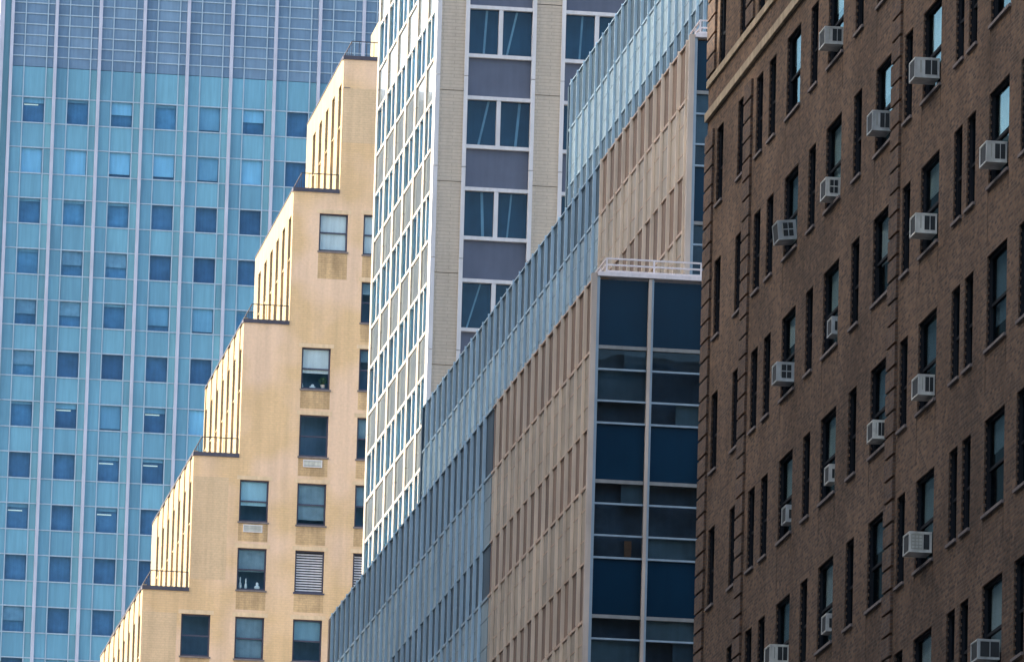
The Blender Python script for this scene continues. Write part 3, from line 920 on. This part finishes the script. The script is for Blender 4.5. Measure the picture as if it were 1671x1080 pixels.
# slate copings and terrace railings
for k in range(6):
    xe = CX[k - 1] if k > 0 else 50.0
    part('coping', step, CX[k] - 0.04, xe - 0.01, YS - 0.05, YS + 0.45, RZ[k] - 0.17, RZ[k] + 0.04, 'slate')
    if k == 0 or k >= 3:
        pass
    part('coping', step, CX[k] - 0.03, CX[k] + 0.3, YS + 0.46, BK[k], RZ[k] + (0.0 if k < 2 else -0.04), RZ[k] + (0.07 if k < 2 else 0.03), 'slate')
    xr0 = CX[k] + 0.42
    ra = MB()
    zt = RZ[k] + 0.88
    for h in (0.88,):
        ra.bar((xr0, YS + 0.2, RZ[k] + h), (xe - 0.05, YS + 0.2, RZ[k] + h), 0.022)
        ra.bar((xr0, YS + 0.2, RZ[k] + h), (xr0, BK[k] - 0.6, RZ[k] + h), 0.022)
    rl = ra.build('railing', MT['iron'], step)
    xx = xr0
    i = 0
    nP = max(2, int(round((xe - 0.05 - xr0) / 0.40)))
    for i in range(nP + 1):
        xx = xr0 + (xe - 0.05 - xr0) * i / nP
        MB().bar((xx, YS + 0.2, RZ[k]), (xx, YS + 0.2, zt), 0.013).build('post', MT['iron'], rl)
    nP = int((BK[k] - 0.6 - YS - 0.2) / 0.9)
    for i in range(1, nP + 1):
        yy = YS + 0.2 + (BK[k] - 0.8 - YS) * i / nP
        MB().bar((xr0, yy, RZ[k]), (xr0, yy, zt), 0.013).build('post', MT['iron'], rl)
# penthouse sliver beside the tower
part('penthouse', step, 47.75, 60.0, 403.0, 414.0, 95.05, 99.6, 'cream_pier')
part('corbel_crack', step, 44.75, 45.1, YS - 0.02, YS + 0.002, 93.33, 93.37, 'sill_stone')

# wall air conditioners under two windows of the tan building
def wall_ac(x0, z0, label):
    e = empty('air_conditioner', (x0, YS, z0), label, 'air conditioner', 'through-wall air conditioners of the tan building')
    W_, H_ = 1.02, 0.40
    fr = MB()
    fr.box(0, W_, -0.06, 0.02, 0, 0.05); fr.box(0, W_, -0.06, 0.02, H_ - 0.05, H_)
    fr.box(0, 0.05, -0.06, 0.02, 0.05, H_ - 0.05); fr.box(W_ - 0.05, W_, -0.06, 0.02, 0.05, H_ - 0.05)
    link('frame', fr.mesh('frame', MT['louvre_white']), (x0, YS, z0), e)
    part('back_panel', e, x0 + 0.05, x0 + W_ - 0.05, YS - 0.012, YS - 0.007, z0 + 0.05, z0 + H_ - 0.05, 'ac_slat')
    for i in range(5):
        part('slat', e, x0 + 0.052, x0 + W_ - 0.052, YS - 0.045, YS - 0.02, z0 + 0.075 + i * 0.058, z0 + 0.105 + i * 0.058, 'ac_white')
wall_ac(43.22, 72.66, 'pale grilled air conditioner in the tan wall below a dark window, upper of two')
wall_ac(40.15, 69.02, 'pale grilled air conditioner in the tan wall below a half-drawn blind, lower of two')

# things standing inside the windows
def plant(x, z, s, label):
    e = empty('potted_plant', (x, YS + 0.30, z), label, 'plant')
    po = MB()
    n = 10
    for i in range(n):
        a0, a1 = 2 * math.pi * i / n, 2 * math.pi * (i + 1) / n
        rb, rt = 0.10 * s, 0.14 * s
        po.quad((rb * math.cos(a0), rb * math.sin(a0), 0), (rb * math.cos(a1), rb * math.sin(a1), 0), (rt * math.cos(a1), rt * math.sin(a1), 0.2 * s), (rt * math.cos(a0), rt * math.sin(a0), 0.2 * s))
    po.f.append(tuple(i * 4 for i in range(n))[::-1]); po.mi.append(0)
    link('pot', po.mesh('pot', MT['pot']), (x, YS + 0.30, z), e)
    lv = MB()
    for i in range(160):
        d = Vector((rng.gauss(0, 1), rng.gauss(0, 0.6), rng.gauss(0, 1))).normalized() * (0.24 * s * rng.random() ** 0.4)
        c_ = Vector((0, 0, 0.42 * s)) + d
        a_ = Vector((rng.uniform(-1, 1), rng.uniform(-1, 1), rng.uniform(-1, 1))).normalized()
        b_ = a_.cross(Vector((rng.uniform(-1, 1), 0.3, 1))).normalized()
        l_ = 0.075 * s
        lv.quad(c_ - a_ * l_, c_ + b_ * l_ * 0.5, c_ + a_ * l_, c_ - b_ * l_ * 0.5)
    link('foliage', lv.mesh('foliage', MT['leaf']), (x, YS + 0.30, z), e)
def ornament(x, z, w_, h_, label, flower=False):
    e = empty('window_ornament', (x, YS + 0.28, z), label, 'ornament')
    v = MB()
    prof = [(0.35, 0), (0.5, 0.15), (0.45, 0.4), (0.2, 0.6), (0.28, 0.8), (0.12, 1.0)]
    n = 8
    for (ra_, za), (rb_, zb) in zip(prof, prof[1:]):
        for i in range(n):
            a0, a1 = 2 * math.pi * i / n, 2 * math.pi * (i + 1) / n
            v.quad((ra_ * w_ * math.cos(a0), ra_ * 0.12 * math.sin(a0), za * h_), (ra_ * w_ * math.cos(a1), ra_ * 0.12 * math.sin(a1), za * h_), (rb_ * w_ * math.cos(a1), rb_ * 0.12 * math.sin(a1), zb * h_), (rb_ * w_ * math.cos(a0), rb_ * 0.12 * math.sin(a0), zb * h_))
    link('body', v.mesh('body', MT['blind_white']), (x, YS + 0.28, z), e)
sz = 79.12 - SH + 0.11
plant(44.17, sz, 0.95, 'green leafy pot plant behind a window of the tan building, below a white blind')
ornament(43.08, sz, 0.10, 0.24, 'small white vase at the left end of the window sill with the plant')
ornament(43.62, sz, 0.34, 0.20, 'low white ornament in the middle of the window sill with the plant')
sz = 68.18 - SH + 0.11
ornament(40.12, sz + 0.0, 0.16, 0.62, 'tall white vase at the left of the lower tan building window')
ornament(40.42, sz, 0.14, 0.55, 'slim white vase beside the tall one behind the lower tan building window')
ornament(41.02, sz, 0.30, 0.36, 'squat pale vase at the right of the lower tan building window')

# ------------------------------------------------------------------ blue glass tower at the end
YG = 580.0
gt = empty('glass_tower', (38.2, YG, 0), 'hazy blue glass curtain-wall tower with pale vertical mullions', 'building')
G0, PITCH_G = 38.99, 3.4146
NBAY = 9
GX1 = G0 + PITCH_G * NBAY
GTOP = 150.0
part('core', gt, 38.3, GX1, YG + 0.55, YG + 40, 0, GTOP, 'room_glass_tower')
part('corner_column', gt, 38.0, 38.36, YG - 0.25, YG + 0.6, 0, GTOP, 'mullion_pink')
part('edge_panel', gt, 38.36, G0 - 0.12, YG + 0.1, YG + 0.2, 0, GTOP, 'curtain_panel_green')
FL = 3.968
WTOPS = [132.46 - FL * k for k in range(0, 13)]
ZB = WTOPS[-1] - FL - 4
part('lower_wall', gt, G0, GX1, YG + 0.12, YG + 0.5, 0, ZB, 'curtain_panel')
LOUV = 134.88
NX = (0.95, 1.72, 0.745)      # narrow, window, narrow
LIGHTS = {(0, 0), (5, 1 - 1), (6, 1), (7, 2), (7, 3), (8, 0), (8, 2)}
# how each window looks, by row from the top and bay from the left: blind share of the height and its tone
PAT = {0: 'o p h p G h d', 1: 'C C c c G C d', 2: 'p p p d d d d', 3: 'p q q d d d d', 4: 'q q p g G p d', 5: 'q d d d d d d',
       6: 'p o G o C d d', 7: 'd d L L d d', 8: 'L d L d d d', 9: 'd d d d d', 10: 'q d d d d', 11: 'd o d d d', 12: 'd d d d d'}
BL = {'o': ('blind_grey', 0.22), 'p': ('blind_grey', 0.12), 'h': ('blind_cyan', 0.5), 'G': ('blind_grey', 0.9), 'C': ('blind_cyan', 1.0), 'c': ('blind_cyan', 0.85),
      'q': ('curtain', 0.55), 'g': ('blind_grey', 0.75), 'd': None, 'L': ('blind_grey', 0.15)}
hidden = MB()
def visible_cell(xc, zc):
    """cells the tan building cannot hide from anywhere near the camera"""
    xs = 34.95 + (zc * 400 / 580 - 65.9) / 7.3 * 2.43 + 2.4      # tan stair line at its own distance
    return xc * 400 / 580 < xs + 3.0
for bay in range(NBAY):
    xb = G0 + PITCH_G * bay
    part('mullion', gt, xb - 0.12, xb + 0.12, YG - 0.22, YG + 0.2, ZB, GTOP, 'mullion_pink')
    x1 = xb + 0.12
    cells = []
    for i, wd in enumerate(NX):
        cells.append((x1, x1 + wd - 0.08)); x1 += wd
        if i < 2:
            part('thin_mullion', gt, x1 - 0.08, x1, YG + 0.0, YG + 0.2, ZB, GTOP, 'mullion_blue')
    # louvred plant floors on top
    z = LOUV
    while z < GTOP - 0.9:
        if z < 143.5:
            part('louvre_rail', gt, xb + 0.12, xb + PITCH_G - 0.12, YG + 0.03, YG + 0.2, z + 0.77, z + 0.85, 'mullion_blue')
        for i, (xa, xc) in enumerate(cells):
            if z < 143.5:
                part('louvre_panel', gt, xa, xc + 0.001, YG + 0.10, YG + 0.14, z, z + 0.775, 'curtain_louvre')
            else:
                hidden.box(xa, xc, YG + 0.10, YG + 0.14, z, z + 0.775)
        z += 0.845
    for r_, wt in enumerate(WTOPS):
        wb = wt - 2.03
        for i, (xa, xc) in enumerate(cells):
            vis = visible_cell(xa, wt)
            top = LOUV if r_ == 0 else WTOPS[r_ - 1] - 2.03
            if not vis:
                hidden.box(xa, xc, YG + 0.08, YG + 0.12, wb + 0.05, top - 0.05)
                continue
            mt_ = 'curtain_panel' if i < 2 else 'curtain_panel_green'
            part('spandrel_panel', gt, xa, xc, YG + 0.08, YG + 0.12, wt + 0.045, top - 0.045, mt_)
            if i != 1:
                part('side_panel', gt, xa, xc, YG + 0.08, YG + 0.12, wb + 0.045, wt - 0.045, mt_)
            else:
                wp = part('window_pane', gt, xa, xc, YG + 0.16, YG + 0.175, wb + 0.045, wt - 0.045, 'glass_blue')
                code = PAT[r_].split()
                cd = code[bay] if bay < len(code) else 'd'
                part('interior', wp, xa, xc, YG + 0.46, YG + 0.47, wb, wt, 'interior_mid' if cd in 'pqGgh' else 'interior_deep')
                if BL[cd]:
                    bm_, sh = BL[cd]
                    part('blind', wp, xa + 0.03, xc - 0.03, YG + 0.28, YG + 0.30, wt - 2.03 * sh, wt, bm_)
                if cd in 'oL':
                    part('ceiling_light', wp, xa + 0.1, xa + 1.2, YG + 0.40, YG + 0.44, wt - 0.58, wt - 0.50, 'tube_light')
    for r_, wt in enumerate(WTOPS + [WTOPS[-1] - FL]):
        for zz in (wt, wt - 2.03):
            part('transom', gt, xb + 0.12, xb + PITCH_G - 0.12, YG + 0.02, YG + 0.2, zz - 0.045, zz + 0.045, 'mullion_blue')
part('roof', gt, 38.0, GX1 + 0.3, YG - 0.2, YG + 40.3, GTOP, GTOP + 0.8, 'mullion_pink')
hp = hidden.build('hidden_panels', MT['curtain_panel'], gt)
hp['kind'] = 'stuff'
